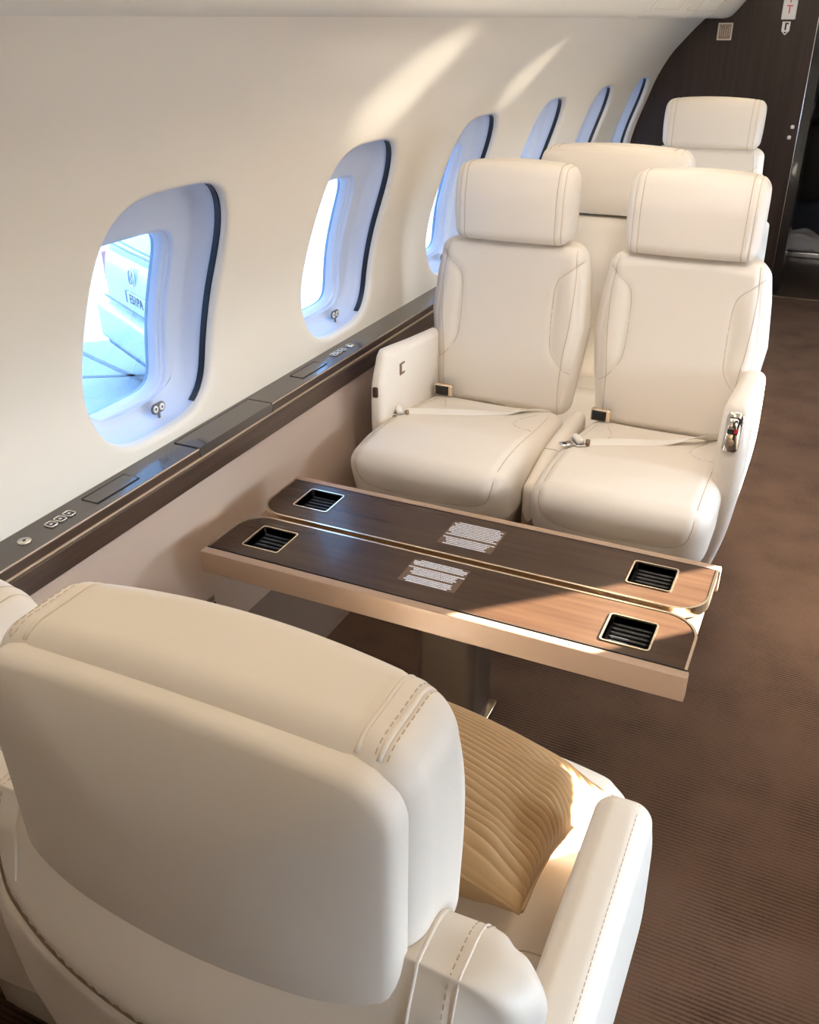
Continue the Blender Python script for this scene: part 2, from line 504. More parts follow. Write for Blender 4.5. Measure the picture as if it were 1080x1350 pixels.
# service panel joints on the visible valance
mb = MB()
for y in (3.95, 4.95, 5.55):
    pts = [(p[0]+.0004, y, p[1]-.0006) for p in CEIL[10:90] if p[0] < .62 and p[0] > .31]
    mb.add(*tube(pts, .0012, 5))
for a, b in ((4.0, 4.5), (4.7, 5.1), (5.2, 5.5)):
    i0 = [i for i, p in enumerate(CEIL) if p[0] > .352][0]; i1 = [i for i, p in enumerate(CEIL) if p[0] > .395][0]
    q0, q1 = CEIL[i0], CEIL[i1]
    loop = [(q0[0], a+.02, q0[1]), (q0[0], b, q0[1]), (q1[0], b+.02, q1[1]), (q1[0], a+.04, q1[1])]
    mb.add(*tube(cr(loop, 1, True), .0016, 5, closed=True))
mb.build('trim_1', M['shelljoint'], kind='structure')

# floor, dark threshold floor beyond the bulkhead
mk('floor', [(-.25, Y0, 0), (2.25, Y0, 0), (2.25, BULK, 0), (-.25, BULK, 0)], [(0, 1, 2, 3)], M['carpet'], smooth=False, kind='structure')
mk('floor_galley', [(-.3, BULK, -.002), (2.3, BULK, -.002), (2.3, 9, -.002), (-.3, 9, -.002)], [(0, 1, 2, 3)], M['darkfloor'], smooth=False, kind='structure')
mk('trim_2', *box(.80, 1.30, BULK-.012, BULK+.012, 0, .004), M['bronze'], smooth=False, kind='structure')

# lower side panels and sloping kick panels
for s, nm in ((1, 'left'), (-1, 'right')):
    f = (lambda x: x) if s > 0 else (lambda x: CX2-x)
    pr = [(-.098, .700), (-.098, .60), (-.090, .45), (-.078, .30), (-.064, .180)]
    V = []; F = []
    for y in (Y0, BULK): V += [(f(p[0]), y, p[1]) for p in pr]
    m_ = len(pr); F = [(i, i+1, m_+i+1, m_+i) for i in range(m_-1)]
    o = mk('trim_3' if s > 0 else 'trim_4', V, F, M['lowpanel'], kind='structure')
    V = []
    pr = [(-.072, .196), (-.062, .188), (.042, .004), (.05, 0)]
    for y in (Y0, BULK): V += [(f(p[0]), y, p[1]) for p in pr]
    mk('baseboard_'+nm, V, [(i, i+1, 5+i, 4+i) for i in range(3)], M['kick'], smooth=False, kind='structure')
# back of the cabin behind the camera
mk('wall_back', *box(-.35, 2.35, Y0-.06, Y0, 0, 1.95), M['bulkwood'], smooth=False, kind='structure')
# outer skin closing the fuselage (keeps the sun out except through the windows)
SKIN = [(-.17, -.02), (-.30, .4), (-.345, .60)]
mk('sun_block_panel', *box(1.46, 2.2, 1.32, 1.36, 0, 1.3), M['bulkwood'], smooth=False, kind='structure')  # unseen panel added to block part of the sunbeam on the near seat
mk('wall_front', *box(-.25, .815, BULK, BULK+.05, 0, 1.93), M['bulkwood'], smooth=False, kind='structure')
mk('wall_front_aisle', *box(1.36, 2.3, BULK, BULK+.05, 0, 1.93), M['bulkwood'], smooth=False, kind='structure')
mk('wall_front_lintel', *box(.815, 1.36, BULK, BULK+.05, 1.86, 1.93), M['bulkwood'], smooth=False, kind='structure')

# pocket door frame with bright edge and two studs
d = mk('door_1', *box(.817, .872, BULK+.012, BULK+.30, 0, 1.86), M['dark'], smooth=False, kind='structure')
mk('edge_trim', *box(.8135, .8185, BULK-.006, BULK+.012, .0, 1.86, .002), M['chrome'], d)
for z in (1.022, .963):
    mk('stud', *rbox(.781 if z > 1 else .772, BULK-.006, z, .022, .014, .022, .0068, (8, 6, 8)), M['white'], d)
mk('ceiling_galley', *box(-.3, 2.3, BULK+.05, 9, 1.93, 1.96), M['galley'], smooth=False, kind='structure')
mk('wall_galley', *box(-.3, 2.3, 8.6, 8.66, 0, 1.95), M['galley'], smooth=False, kind='structure')
mk('wall_galley_left', *box(-.36, -.30, BULK+.05, 8.6, 0, 1.95), M['galley'], smooth=False, kind='structure')
mk('wall_galley_right', *box(2.30, 2.36, BULK+.05, 8.6, 0, 1.95), M['galley'], smooth=False, kind='structure')
cab = thing('galley_cabinet', 'dark lacquered cabinet in the galley beyond the doorway, open at floor level', 'cabinet', (1.05, 7.6, 0))
mk('carcass', *box(-.30, .75, .30, .9, .0, 1.9), M['galley'], cab, smooth=False)
mk('side_panel', *box(-.32, -.27, -.06, .30, 0, 1.9), M['dark'], cab, smooth=False)
mk('plinth', *box(-.27, .75, -.06, .30, 0, .035), M['dark'], cab, smooth=False)
mk('shelf', *box(-.27, .75, .02, .30, .92, .945), M['dark'], cab, smooth=False)
mk('sill_strip', *box(-.30, .75, -.075, -.06, .0, .04, .003), M['chrome'], cab)

# cloth items on the galley floor cabinet and bottles above
def lump(cx, cy, cz, sx, sy, sz_, seed, n=18):
    r_ = np.random.default_rng(seed); ph = r_.uniform(0, 6.28, 6)
    def fn(P, U):
        P = P.copy()
        w = .012*np.sin(P[:, 0]*28+ph[0])+.010*np.sin(P[:, 1]*34+P[:, 0]*17+ph[1])
        P[:, 2] += w*(U[:, 2] > -.5)+.02*np.sin(P[:, 0]*11+ph[2])*(U[:, 2] > -.5)
        P[:, 1] += .01*np.sin(P[:, 2]*40+ph[3])
        return P
    return rbox(cx, cy, cz, sx, sy, sz_, min(sx, sy, sz_)*.42, (n, n, 8), fn)
tag(mk('folded_garment', *lump(.96, 7.62, .10, .36, .20, .125, 3), M['cloth']), 'crumpled white cloth lying on the galley floor beyond the doorway', 'cloth')
tag(mk('folded_blanket', *lump(.97, 7.80, .20, .40, .16, .33, 5), M['navy']), 'dark navy folded blanket behind the white cloth in the galley', 'blanket')
def lathe(prof, k=20):
    V = []; F = []
    for r_, z in prof:
        for j in range(k): V.append((r_*math.cos(2*PI*j/k), r_*math.sin(2*PI*j/k), z))
    for i in range(len(prof)-1):
        for j in range(k): F.append((i*k+j, i*k+(j+1) % k, (i+1)*k+(j+1) % k, (i+1)*k+j))
    F.append(tuple(range(k))[::-1]); F.append(tuple((len(prof)-1)*k+j for j in range(k)))
    return V, F
for j, (x, y, h, m_, lb) in enumerate(((.885, 7.70, .24, 'chrome', 'tall shiny metal flask at the left end of the galley shelf'),
                                       (.965, 7.72, .17, 'chrome', 'short shiny metal canister beside the tall flask on the galley shelf'))):
    t = thing('flask', lb, 'flask', (x, y, .945), 0, 'flasks on the galley shelf')
    mk('body', *lathe([(.030, 0), (.034, .01), (.034, h*.62), (.026, h*.75), (.014, h*.85)]), M[m_], t)
    mk('cap', *lathe([(.016, h*.85), (.016, h), (.012, h+.004)]), M['black'], t)

# ------------------------------------------------------------------ side ledge under the windows
def ledge(side, units):
    nm = 'side_ledge'
    lab = ('dark wood ledge with grey top and gold line running under the left windows' if side > 0 else
           'dark wood ledge under the windows across the aisle')
    t = thing(nm, lab, 'ledge', (0, 0, 0))
    f = (lambda x: x) if side > 0 else (lambda x: CX2-x)
    def ext(pr, name, m_, y0=Y0, y1=BULK, par=t, closed=True, smooth=False):
        V = []; q = len(pr)
        for y in (y0, y1): V += [(f(p[0]), y, p[1]) for p in pr]
        F = [(i, (i+1) % q, q+(i+1) % q, q+i) for i in range(q)]+[tuple(range(q)), tuple(range(q, 2*q))[::-1]]
        return sharp(mk(name, V, F, m_, par, smooth), 30)
    ext([(-.22, .700), (-.100, .700), (-.0985, .6985), (-.0985, .66), (-.22, .66)], 'top_board', M['ledge'])
    ext([(-.0985, .6965), (-.0965, .6950), (-.0965, .676), (-.11, .676)], 'fascia', M['wood'])
    ext([(-.12, .6775), (-.0940, .6775), (-.0918, .6755), (-.092, .6735), (-.12, .6735)], 'gold_line', M['goldline'])
    ext([(-.12, .6735), (-.089, .6735), (-.087, .671), (-.087, .624), (-.090, .621), (-.12, .621)], 'lower_rail', M['wood'])
    for u in units:
        if u[0] == 'flap':
            _, y0, y1 = u
            fl = mk('flap', *box(f(-.166) if side > 0 else f(-.122), f(-.122) if side > 0 else f(-.166), y0, y1, .697, .7012), M['ledge'], t, smooth=False)
            c = np.array([(f(-.166), y0), (f(-.122), y0), (f(-.122), y1), (f(-.166), y1)])
            mk('joint', *tube([(p[0], p[1], .7012) for p in c], .0012, 5, closed=True), M['line'], fl)
        if u[0] == 'lid':
            _, y0, y1 = u
            fl = mk('lid', *box(-.172, -.0958, y0, y1, .674, .7014), M['ledge'], t, smooth=False)
            for yy in (y0, y1):
                mk('joint', *tube([(-.172, yy, .7012), (-.0962, yy, .7012), (-.0957, yy, .674)], .0013, 5), M['line'], fl)
            mk('joint', *tube([(-.172, y0, .7012), (-.172, y1, .7012)], .0011, 5), M['line'], fl)
        if u[0] == 'button':
            _, y = u
            P_ = rrect(.0125, .0105, .006, 6)+[-.143, y]
            bz = mk('button', *prism(P_, .699, .7020, .0006), M['black'], t)
            mk('button_ring', *ringband(P_, (P_-[-.143, y])*.80+[-.143, y], .7005, .7032), M['chrome'], bz)
            mk('icon', *prism(rrect(.003, .003, .0012, 3)+[-.143, y], .7018, .7026), M['white'], bz)
        if u[0] == 'jack':
            _, y = u
            j = mk('jack', *cyl((-.142, y, .699), (0, 0, 1), .0135, .0035), M['chrome'], t)
            mk('jack_hole', *cyl((-.142, y, .7022), (0, 0, 1), .0035, .0008, 12), M['black'], j)
    return t
ledge(1, [('jack', 1.05), ('button', 1.122), ('button', 1.147), ('button', 1.172), ('flap', 1.233, 1.365), ('lid', 1.552, 1.868), ('flap', 2.070, 2.204),
          ('button', 2.285), ('button', 2.310), ('button', 2.335), ('jack', 2.385)])
mk('trim_5', *box(CX2+.087, CX2+.22, Y0, BULK, .62, .70), M['ledge'], smooth=False, kind='structure')

t = thing('power_socket', 'small black socket with a tiny label on the side panel below the table', 'socket', (-.077, 1.495, .265))
mk('socket', *rbox(.0, 0, .002, .012, .034, .052, .005, (6, 8, 8)), M['black'], t)
mk('label_plate', *box(-.001, .003, -.013, .013, .034, .047, .0008), M['bronze'], t)

# ------------------------------------------------------------------ seats
def seat(name, label, loc, rotz, arms=(), hw=.19, wide=1., hr_dz=0., hr_dy=0., belt=None, centre=None, detail=False, rear=True, res=1., group=None, hr_drop=0., buckle_x=-.19, thick=.17, H1=.99, topw=.226, bow=.0, backw=None):
    """front of the seat looks along local -y; loc at floor level, armrest front plane is y=0"""
    t = thing(name, label, 'seat', loc, rotz, group)
    N = lambda *a: tuple(max(6, int(q*res)) for q in a)
    L = M['leather']
    W = wide
    # ---- backrest
    W_ = W; W = backw or W
    H0 = .455
    wing = np.array([(.222, .945), (.196, .925), (.158, .893), (.147, .855), (.145, .785), (.147, .715), (.156, .668), (.190, .622), (.218, .600)])
    wingd = cr(wing, 6)
    def backfn(P, U):
        P = P.copy()
        z = P[:, 2]; x = P[:, 0].copy(); y = P[:, 1]
        tz = (z-H0)/(H1-H0)
        flare = np.interp(tz, [0, .12, .3, .55, .8, 1.0], [.222, .228, .243, .257, .244, topw])/.235
        P[:, 0] = x*flare*W
        ub = (U[:, 1]+1)/2                       # 0 front, 1 rear
        P[:, 0] *= 1-.16*sstep(.25, 1, ub)*np.interp(tz, [0, 1], [1, .75])
        # front: wings stand proud, middle dished; lumbar swell
        fr = 1-sstep(.0, .55, ub)
        xa = np.abs(x)/.235
        P[:, 1] += fr*(.012*(1-np.clip(xa, 0, 1)**2)-.016*np.exp(-((tz-.28)/.22)**2)*(1-xa**4))
        P[:, 1] += fr*.030*sstep(.78, 1.1, xa)
        # seam groove of the wings
        d = np.min(np.hypot(np.abs(x)[:, None]-wingd[None, :, 0], z[:, None]-wingd[None, :, 1]), axis=1)
        P[:, 1] += fr*.0045*np.exp(-(d/.007)**2)
        inside = (np.abs(x) > .147)
        P[:, 1] -= fr*.006*inside*np.exp(-((np.abs(x)-.185)/.03)**2)*np.exp(-((z-.77)/.12)**4)
        dz_ = np.abs(np.abs(x)-.205)
        P[:, 1] += fr*.004*np.exp(-(dz_/.006)**2)
        # rear shell bows out, top rounded
        re = sstep(.5, 1, ub)
        P[:, 1] += re*(.03*(1-xa**2)*np.sin(np.clip(tz, 0, 1)*PI)**.7-.035*sstep(.72, 1, tz))
        P[:, 2] -= .008*xa**2.5*sstep(.6, 1, tz)
        # recline
        P[:, 1] += .055*tz
        return P
    V, F = rbox(0, .40+thick/2, (H0+H1)/2, .47, thick, H1-H0, .038, N(64, 18, 70), backfn)
    b = mk('backrest', V, F, L, t)
    tr = bvh(V, F)
    for s in (-1, 1):
        p = cast(tr, [(s*q[0]*W, -.3, q[1]) for q in cr(wing, 5)], (0, 1, 0))
        if len(p) > 3: mk('wing_seam', *tube(groove(b, p, .0025), .0011, 5), M['seam'], b)
        eg = cr([(.196*W, 1.0), (.205*W, .93), (.208*W, .86), (.204*W, .75), (.194*W, .66), (.19*W, .56), (.19*W, .46)], 6)
        p = cast(tr, [(s*q[0], -.3, q[1]) for q in eg], (0, 1, 0))
        if len(p) > 3: mk('edge_seam', *tube(p, .0012, 5), M['seam'], b)
    if detail:
        # piping and stitches running over the shoulders, and around the rear shell
        for s in (-1, 1):
            pipe = []; st = []; p2 = []
            for a in np.linspace(-40, 160, 60):
                aa = math.radians(a)
                for lst, xo in ((pipe, .168), (st, .190), (p2, .196)):
                    c = (s*xo*W, .45+thick/2, .90); dv = (0, -math.cos(aa), math.sin(aa))
                    h = tr.ray_cast(Vector((c[0]+s*0, c[1]+dv[1]*.5, c[2]+dv[2]*.5)), -Vector(dv))
                    if h[0] is not None: lst.append(tuple(h[0]))
            if len(pipe) > 4: mk('piping', *tube(pipe, .0017, 8), L, b)
            if len(p2) > 4: mk('piping', *tube(p2, .0013, 8), L, b)
            if len(st) > 4: dashes(st, .0007).build('stitches', M['stitch'], b)
        rp = [(.235, .945), (.20, .893), (.11, .853), (0, .838), (-.11, .853), (-.20, .893), (-.235, .945)]
        p = cast(tr, [(q[0], 1.2, q[1]) for q in cr(rp, 8)], (0, -1, 0))
        if len(p) > 3: mk('rear_seam', *tube(groove(b, p, .004, .008), .0018, 6), M['darkseam'], b)
    W = W_
    # ---- headrest
    hz0, hz1 = .990+hr_dz-hr_drop, 1.212+hr_dz
    hy = .500+hr_dy
    def headfn(P, U):
        P = P.copy(); xa = np.abs(U[:, 0]); tz = (U[:, 2]+1)/2; ub = (U[:, 1]+1)/2
        P[:, 2] += .014*(1-xa**2)*sstep(.5, 1, tz)-bow*(1-xa**2)*sstep(.6, 0, tz)
        P[:, 1] -= (1-ub)*.012*(1-xa**2)                     # front slightly convex
        P[:, 1] += (1-ub)*(.020*sstep(.55, 1, tz))           # front leans back at the top
        P[:, 0] *= 1-.02*sstep(.5, 0, tz)-.015*sstep(.7, 1, tz)
        for q in (.765, .865):
            P[:, 1] += (1-sstep(0, .5, ub))*.0028*np.exp(-((xa-q)/.018)**2)
            P[:, 2] -= sstep(.9, 1, tz)*.0022*np.exp(-((xa-q)/.018)**2)
        return P
    V, F = rbox(0, hy, (hz0+hz1)/2, 2*hw, .125, hz1-hz0, .036, N(72, 20, 34), headfn)
    h = mk('headrest', V, F, L, t)
    tr = bvh(V, F)
    zc = (hz0+hz1)/2
    def loop(xo, a0=-75, a1=150, n=70, r0=.4):
        out = []
        for a in np.linspace(a0, a1, n):
            aa = math.radians(a); dv = Vector((0, -math.cos(aa), math.sin(aa)))
            # aim at the spine of the section so that the loop stays even
            q = tr.ray_cast(Vector((xo, hy, zc))+dv*r0, -dv)
            if q[0] is not None: out.append(tuple(q[0]))
        return out
    for s in (-1, 1):
        mk('panel_seam', *tube(loop(s*hw*.765, -75, 112), .0013, 5), M['seam'], h)
        if not detail: mk('panel_seam', *tube(loop(s*hw*.865), .0009, 5), M['seam'], h)
    if detail:
        for s in (-1, 1):
            mk('piping', *tube(loop(s*hw*.848, -75, 112), .0022, 8), L, h)
            mk('piping', *tube(loop(s*hw*.765, -75, 112), .0020, 8), L, h)
            dashes(loop(s*hw*.83, -75, 112), .0006).build('stitches', M['stitch'], h)
            dashes(loop(s*hw*.875, -75, 112), .0006).build('stitches', M['stitch'], h)
    # rear plate of the headrest
    zt_, zb_ = hz1-.008, hz0+.004; hx_ = hw-.006
    def outline():
        r_ = .038
        base = rrect(hx_, (zt_-zb_)/2, r_, 14)
        Q = np.vstack([base, base[:1]]); sl = np.r_[0, np.cumsum(np.linalg.norm(np.diff(Q, axis=0), axis=1))]
        u = np.linspace(0, sl[-1], 201)[:-1]
        B = np.stack([np.interp(u, sl, Q[:, k_]) for k_ in (0, 1)], 1)
        xa = np.abs(B[:, 0])/hx_; tz = B[:, 1]/(zt_-zb_)+.5
        return np.stack([B[:, 0]*(1-.02*(1-tz)), (zt_+zb_)/2+B[:, 1]+.008*(1-xa**2)*tz-bow*(1-xa**2)*(1-tz)], 1)
    O_ = outline(); cen = np.array([0, (zt_+zb_)/2]); yb_ = hy+.052
    rings = [(0., 0.), (0., .012), (.0015, .017), (.005, .0215), (.010, .024)]
    V = []; F = []
    nv_ = len(O_)
    dist = np.linalg.norm(O_-cen, axis=1, keepdims=True)
    for ins, dy in rings:
        P_ = cen+(O_-cen)*(1-ins/dist); V += [(p[0], yb_+dy, p[1]) for p in P_]
    base_ = cen+(O_-cen)*(1-.010/dist)
    for f_ in np.linspace(.9, .06, 12):
        P_ = cen+(base_-cen)*f_; V += [(p[0], yb_+.024+.020*(1-f_**2.4), p[1]) for p in P_]
    nr_ = len(V)//nv_
    for q in range(nr_-1):
        for i in range(nv_): F.append((q*nv_+i, q*nv_+(i+1) % nv_, (q+1)*nv_+(i+1) % nv_, (q+1)*nv_+i))
    F.append(tuple((nr_-1)*nv_+i for i in range(nv_)))
    pl_ = mk('headrest_back', V, F, L, h)
    bm = bmesh.new(); bm.from_mesh(pl_.data); bmesh.ops.recalc_face_normals(bm, faces=bm.faces)
    bm.to_mesh(pl_.data); bm.free()
    # posts
    for s in (-.07, .07): mk('headrest_post', *tube([(s, .43+thick/2, .93), (s, hy+.01, hz0+.06)], .008, 10), M['chrome'], h)
    # ---- cushion
    def cushfn(P, U):
        P = P.copy(); xa = np.abs(U[:, 0]); tz = (U[:, 2]+1)/2; x = P[:, 0].copy()
        yy = P[:, 1]
        prof = np.interp(yy, [-.22, -.16, -.08, .02, .15, .30, .45], [.0, .004, .012, .010, -.004, -.022, -.035])
        P[:, 2] += prof*tz+.012*tz*(1-xa**2)*np.interp(yy, [-.2, 0, .3], [1, 1, -.6])
        ub = (U[:, 1]+1)/2
        P[:, 1] -= (1-sstep(0, .5, ub))*.022*(1-xa**2)
        P[:, 1] += (1-sstep(0, .6, ub))*.055*(1-tz)**1.8      # front face runs back underneath
        P[:, 0] = x*W*(1-.035*(1-tz)**2)*np.interp(yy, [-.22, -.1, .1, .45], [.97, 1, 1, .94])
        # U-shaped seam groove
        d = np.abs(np.maximum(np.abs(x)-.150, 0)**2+np.maximum(.455-P[:, 2], 0)**2*(yy < .0))**.5
        return P
    V, F = rbox(0, .10, .420, .478, .64, .195, .06, N(60, 64, 24), cushfn)
    c = mk('seat_cushion', V, F, L, t)
    tr = bvh(V, F)
    # seam: over the top near the sides, down the front, across the front in a U
    def front(pp): return cast(tr, pp, (0, 1, -.35))
    U_ = [(-.196, .20), (-.198, .10), (-.199, .0)]
    top = [(s_, y_) for s_, y_ in cr([(-.188, .33), (-.196, .20), (-.199, .06), (-.200, -.06), (-.200, -.13), (-.2005, -.165)], 6)]
    left = cast(tr, [(a*W, b_, .9) for a, b_ in top], (0, 0, -1))
    fr = cr([(-.201, .500), (-.199, .475), (-.186, .440), (-.150, .422), (-.09, .416), (0, .413), (.09, .416), (.150, .422), (.186, .440), (.199, .475), (.201, .500)], 8)
    mid = cast(tr, [(q[0]*W, -.6, q[1]) for q in fr], (0, 1, 0))
    right = [(-p[0], p[1], p[2]) for p in left[::-1]]
    path = left+mid+right
    if len(path) > 4: mk('cushion_seam', *tube(groove(c, path, .0035, .009), .0012, 5), M['seam'], c)
    for s in (-1, 1):
        w_ = cast(tr, [(s*q[0]*W, q[1], .9) for q in cr([(.150, .33), (.125, .27), (.120, .20), (.150, .155), (.19, .145)], 6)], (0, 0, -1))
        if len(w_) > 3: mk('tuck_seam', *tube(groove(c, w_, .003), .0010, 5), M['seam'], c)
    # ---- base
    def basefn(P, U):
        P = P.copy(); tz = (U[:, 2]+1)/2
        P[:, 0] *= W*(.80+.2*tz); P[:, 1] += (1-tz)*.05*(U[:, 1] < 0)
        return P
    mk('seat_base', *rbox(0, .17, .205, .44, .54, .33, .03, N(12, 12, 10), basefn), L, t)
    mk('floor_track', *box(-.18, .18, -.02, .42, .0, .045, .006), M['bronze'], t)
    # ---- armrests
    for a in arms:
        s, xc, panel = a['side'], a['x'], a.get('panel')
        zt = a.get('top', .735); yf = a.get('front', 0.); yr = a.get('rear', .46); zb = a.get('bottom', .17); hwid = a.get('w', .034)
        def armfn(P, U):
            P = P.copy(); tz = (U[:, 2]+1)/2; z = P[:, 2]; out = (U[:, 0]*s > 0)
            P[:, 2] -= .045*np.clip((P[:, 1]-yf)/(yr-yf), 0, 1)*tz                     # falls towards the rear
            k_ = np.clip((.52-z)/.35, 0, 1)
            P[:, 0] -= s*.050*k_**1.8*(U[:, 0]*s*.5+.5)                   # lower outer side tucks in
            wf = np.clip(.2-U[:, 1], 0, 1); wf = wf*wf*(3-2*wf)
            P[:, 1] += .10*k_**2*wf                            # front edge sweeps back towards the floor
            P[:, 0] += s*.006*np.sin(np.clip(tz, 0, 1)*PI)*out
            P[:, 1] += .035*sstep(.80, 1.0, tz)*wf             # sloped top front corner
            return P
        V, F = rbox(xc, (yf+yr)/2, (zt+zb)/2, 2*hwid, yr-yf, zt-zb, .026, N(14, 40, 50), armfn)
        ar = mk('armrest', V, F, L, t)
        tr = bvh(V, F)
        ln = cast(tr, [(xc+s*.018, y_, 1.2) for y_ in np.linspace(yf+.05, yr-.03, 30)], (0, 0, -1))
        if len(ln) > 3:
            if detail: dashes(ln, .0006).build('stitches', M['stitch'], ar)
        if panel == 'control':
            # recline handle in a chrome bezel on the front of the arm
            hit = tr.ray_cast(Vector((xc, -1, zt-.075)), Vector((0, 1, 0)))
            y_ = hit[0].y if hit[0] else yf
            ya, yb2 = [tr.ray_cast(Vector((xc, -1, zt-q)), Vector((0, 1, 0)))[0].y for q in (.032, .108)]
            y_ = (ya+yb2)/2; kk = (ya-yb2)/.076
            def face(contour, d0, d1):
                P_, F_ = prism(contour, d0, d1, .0006)
                return [(xc+p[0], y_-p[2]+kk*p[1]-.0015, zt-.070+p[1]) for p in P_], [f_[::-1] for f_ in F_]
            cp = mk('control_panel', *face(rrect(.0205, .048, .013, 6), -.012, .003), M['chrome'], ar)
            mk('recess', *face(rrect(.0135, .021, .005, 5)+[0, .015], .003, .0036), M['black'], cp)
            mk('handle', *face(rrect(.0115, .013, .004, 5)+[-.002, .021], .0036, .009), M['chrome'], cp)
            mk('red_mark', *face(rrect(.005, .006, .001, 3)+[.008, .004], .0036, .0046), M['red'], cp)
            mk('knob', *face(rrect(.0075, .0075, .0074, 6)+[.001, -.026], .003, .008), M['bronze'], cp)
        if panel == 'latch':
            # square latch on the inner face
            hit = tr.ray_cast(Vector((xc-s*1, .14, zt-.085)), Vector((s, 0, 0)))
            x_ = hit[0].x if hit[0] else xc-s*hwid
            def face(contour, d0, d1):
                P_, F_ = prism(contour, d0, d1, .0006)
                return [(x_-s*p[2], .14+p[0], zt-.085+p[1]) for p in P_], F_
            cp = sharp(mk('latch', *face(rrect(.017, .019, .002, 3), -.006, .002), M['bronze'], ar))
            mk('latch_tab', *face(rrect(.0105, .012, .003, 4)+[.004, .002], .002, .0042), M['white'], cp)
            kb = mk('release_knob', *rbox(xc-.006, yf+.006, zt-.12, .018, .020, .034, .006, (6, 6, 8)), mat('mahogany_knob', (.05, .018, .012), .3), ar)
    # ---- folding centre armrest between paired seats
    if centre is not None:
        def cf(P, U):
            P = P.copy(); P[:, 2] -= .05*sstep(.25, -.12, P[:, 1])**2
            return P
        V, F = rbox(centre, .17, .412, .050, .50, .16, .022, N(10, 40, 12), cf)
        ca = mk('centre_armrest', V, F, L, t)
        tr = bvh(V, F)
        rg = cast(tr, [(centre+q, .10+.2*(abs(q)/.026)**2*.1, .9) for q in np.linspace(-.0255, .0255, 13)], (0, 0, -1))
        if len(rg) > 3: mk('armrest_seam', *tube(rg, .0016, 6), M['seam'], ca)
        mk('skirt', *box(centre-.022, centre+.022, -.08, .46, .06, .36, .01), M['laminate'], ca)
    # ---- seat belt
    if belt:
        trc = bvh([tuple(v) for v in c.data.vertices[0:0]] or [tuple(v.co) for v in c.data.vertices], [tuple(p.vertices) for p in c.data.polygons])
        path = cr(belt, 8)
        top = []
        for q in path:
            hh = trc.ray_cast(Vector((q[0], q[1], 1.)), Vector((0, 0, -1)))
            top.append(((hh[0].z if hh[0] else .50)+q[2]))
        P = np.stack([path[:, 0], path[:, 1], np.array(top)], 1)
        Tn = np.gradient(P, axis=0); Tn /= np.linalg.norm(Tn, axis=1, keepdims=True)
        side = np.cross(Tn, [0, 0, 1.]); side /= np.linalg.norm(side, axis=1, keepdims=True)
        # webbing lies nearly flat, tipping up where it dives into the crease
        V = []; F = []; n_ = len(P)
        for i in range(n_):
            e = sstep(.45, 1, i/(n_-1))
            w = side[i]*.0235*(1-.45*e)+np.array([0, 0, 1.])*.018*e
            for dz_ in (.0012, -.0012):
                V += [P[i]-w+[0, 0, dz_], P[i]+w+[0, 0, dz_]]
        for i in range(n_-1):
            a0, b0 = 4*i, 4*(i+1)
            F += [(a0, a0+1, b0+1, b0), (a0+2, b0+2, b0+3, a0+3), (a0, b0, b0+2, a0+2), (a0+1, a0+3, b0+3, b0+1)]
        F += [(0, 2, 3, 1), (4*n_-4, 4*n_-3, 4*n_-1, 4*n_-2)]
        bl = sharp(mk('belt_strap', V, F, M['belt'], t), 50)
        # tongue: adjuster frame with rolled webbing, flat hook plate in front
        p = P[0]; d_ = -Tn[0]; d_[2] = 0; d_ /= np.linalg.norm(d_); sd = np.array([-d_[1], d_[0], 0]); up = np.array([0, 0, 1.])
        def fr_(V_): return [p+d_*v[0]+sd*v[1]+up*v[2] for v in V_]
        Vx, Fx = ringband(rrect(.016, .030, .006, 4), rrect(.009, .023, .004, 4), .002, .0065)
        tg = mk('tongue', fr_(Vx), Fx, M['chrome'], bl)
        Vx, Fx = prism(rrect(.020, .014, .005, 4)+[.034, 0], .001, .0045)
        mk('tongue_plate', fr_(Vx), Fx, M['chrome'], tg)
        Vx, Fx = prism(rrect(.006, .007, .002, 3)+[.040, 0], .0045, .0052)
        mk('tongue_slot', fr_(Vx), Fx, M['line'], tg)
        mk('webbing_roll', fr_(tube([(0, -.022, .012), (0, 0, .014), (0, .022, .012)], .011, 12)[0]), tube([(0, -.022, .012), (0, 0, .014), (0, .022, .012)], .011, 12)[1], M['belt'], tg)
        mk('stud', fr_(cyl((-.020, .024, .003), (0, 0, 1), .0065, .016, 14)[0]), cyl((0, 0, 0), (0, 0, 1), .0065, .016, 14)[1], M['bronze'], tg)
        # buckle tucked in the crease
        bx = buckle_x
        hh = trc.ray_cast(Vector((bx, .37, 1.)), Vector((0, 0, -1))); zb_ = hh[0].z if hh[0] else .48
        bk = mk('buckle', *rbox(bx, .372, zb_+.022, .062, .024, .040, .005, (10, 6, 8)), M['gold'], t)
        mk('buckle_face', *rbox(bx-.004, .3595, zb_+.022, .046, .006, .031, .0025, (8, 4, 8)), M['black'], bk)
    return t

FY = 2.25
XL, XR = .262, .802
def CLUB(*a, **k_): return seat(*a, group='club seats around the folding table', **k_)
def SINGLE(*a, **k_): return seat(*a, group='single seats farther down the cabin', **k_)
CLUB('club_seat', 'cream leather seat nearest the windows, facing the camera across the table', (XL, FY, 0), 0, wide=1.05,
     arms=[dict(side=-1, x=-.242, panel='latch', w=.017)], centre=.276, res=1.,
     belt=[(-.215, .095, .003), (-.17, .128, .003), (-.065, .190, .003), (.053, .28, .002), (.125, .34, .004), (.185, .385, -.010)], buckle_x=-.180)
CLUB('club_seat', 'cream leather aisle seat facing the camera across the table, red marked handle on its armrest', (XR, FY, 0), 0,
     arms=[dict(side=1, x=.236, panel='control', w=.034)], res=1.,
     belt=[(-.180, .085, .003), (-.13, .125, .003), (-.05, .185, .003), (.042, .255, .004), (.135, .315, .022), (.19, .385, -.006)], buckle_x=-.185)
NX = .832
NYF = .90
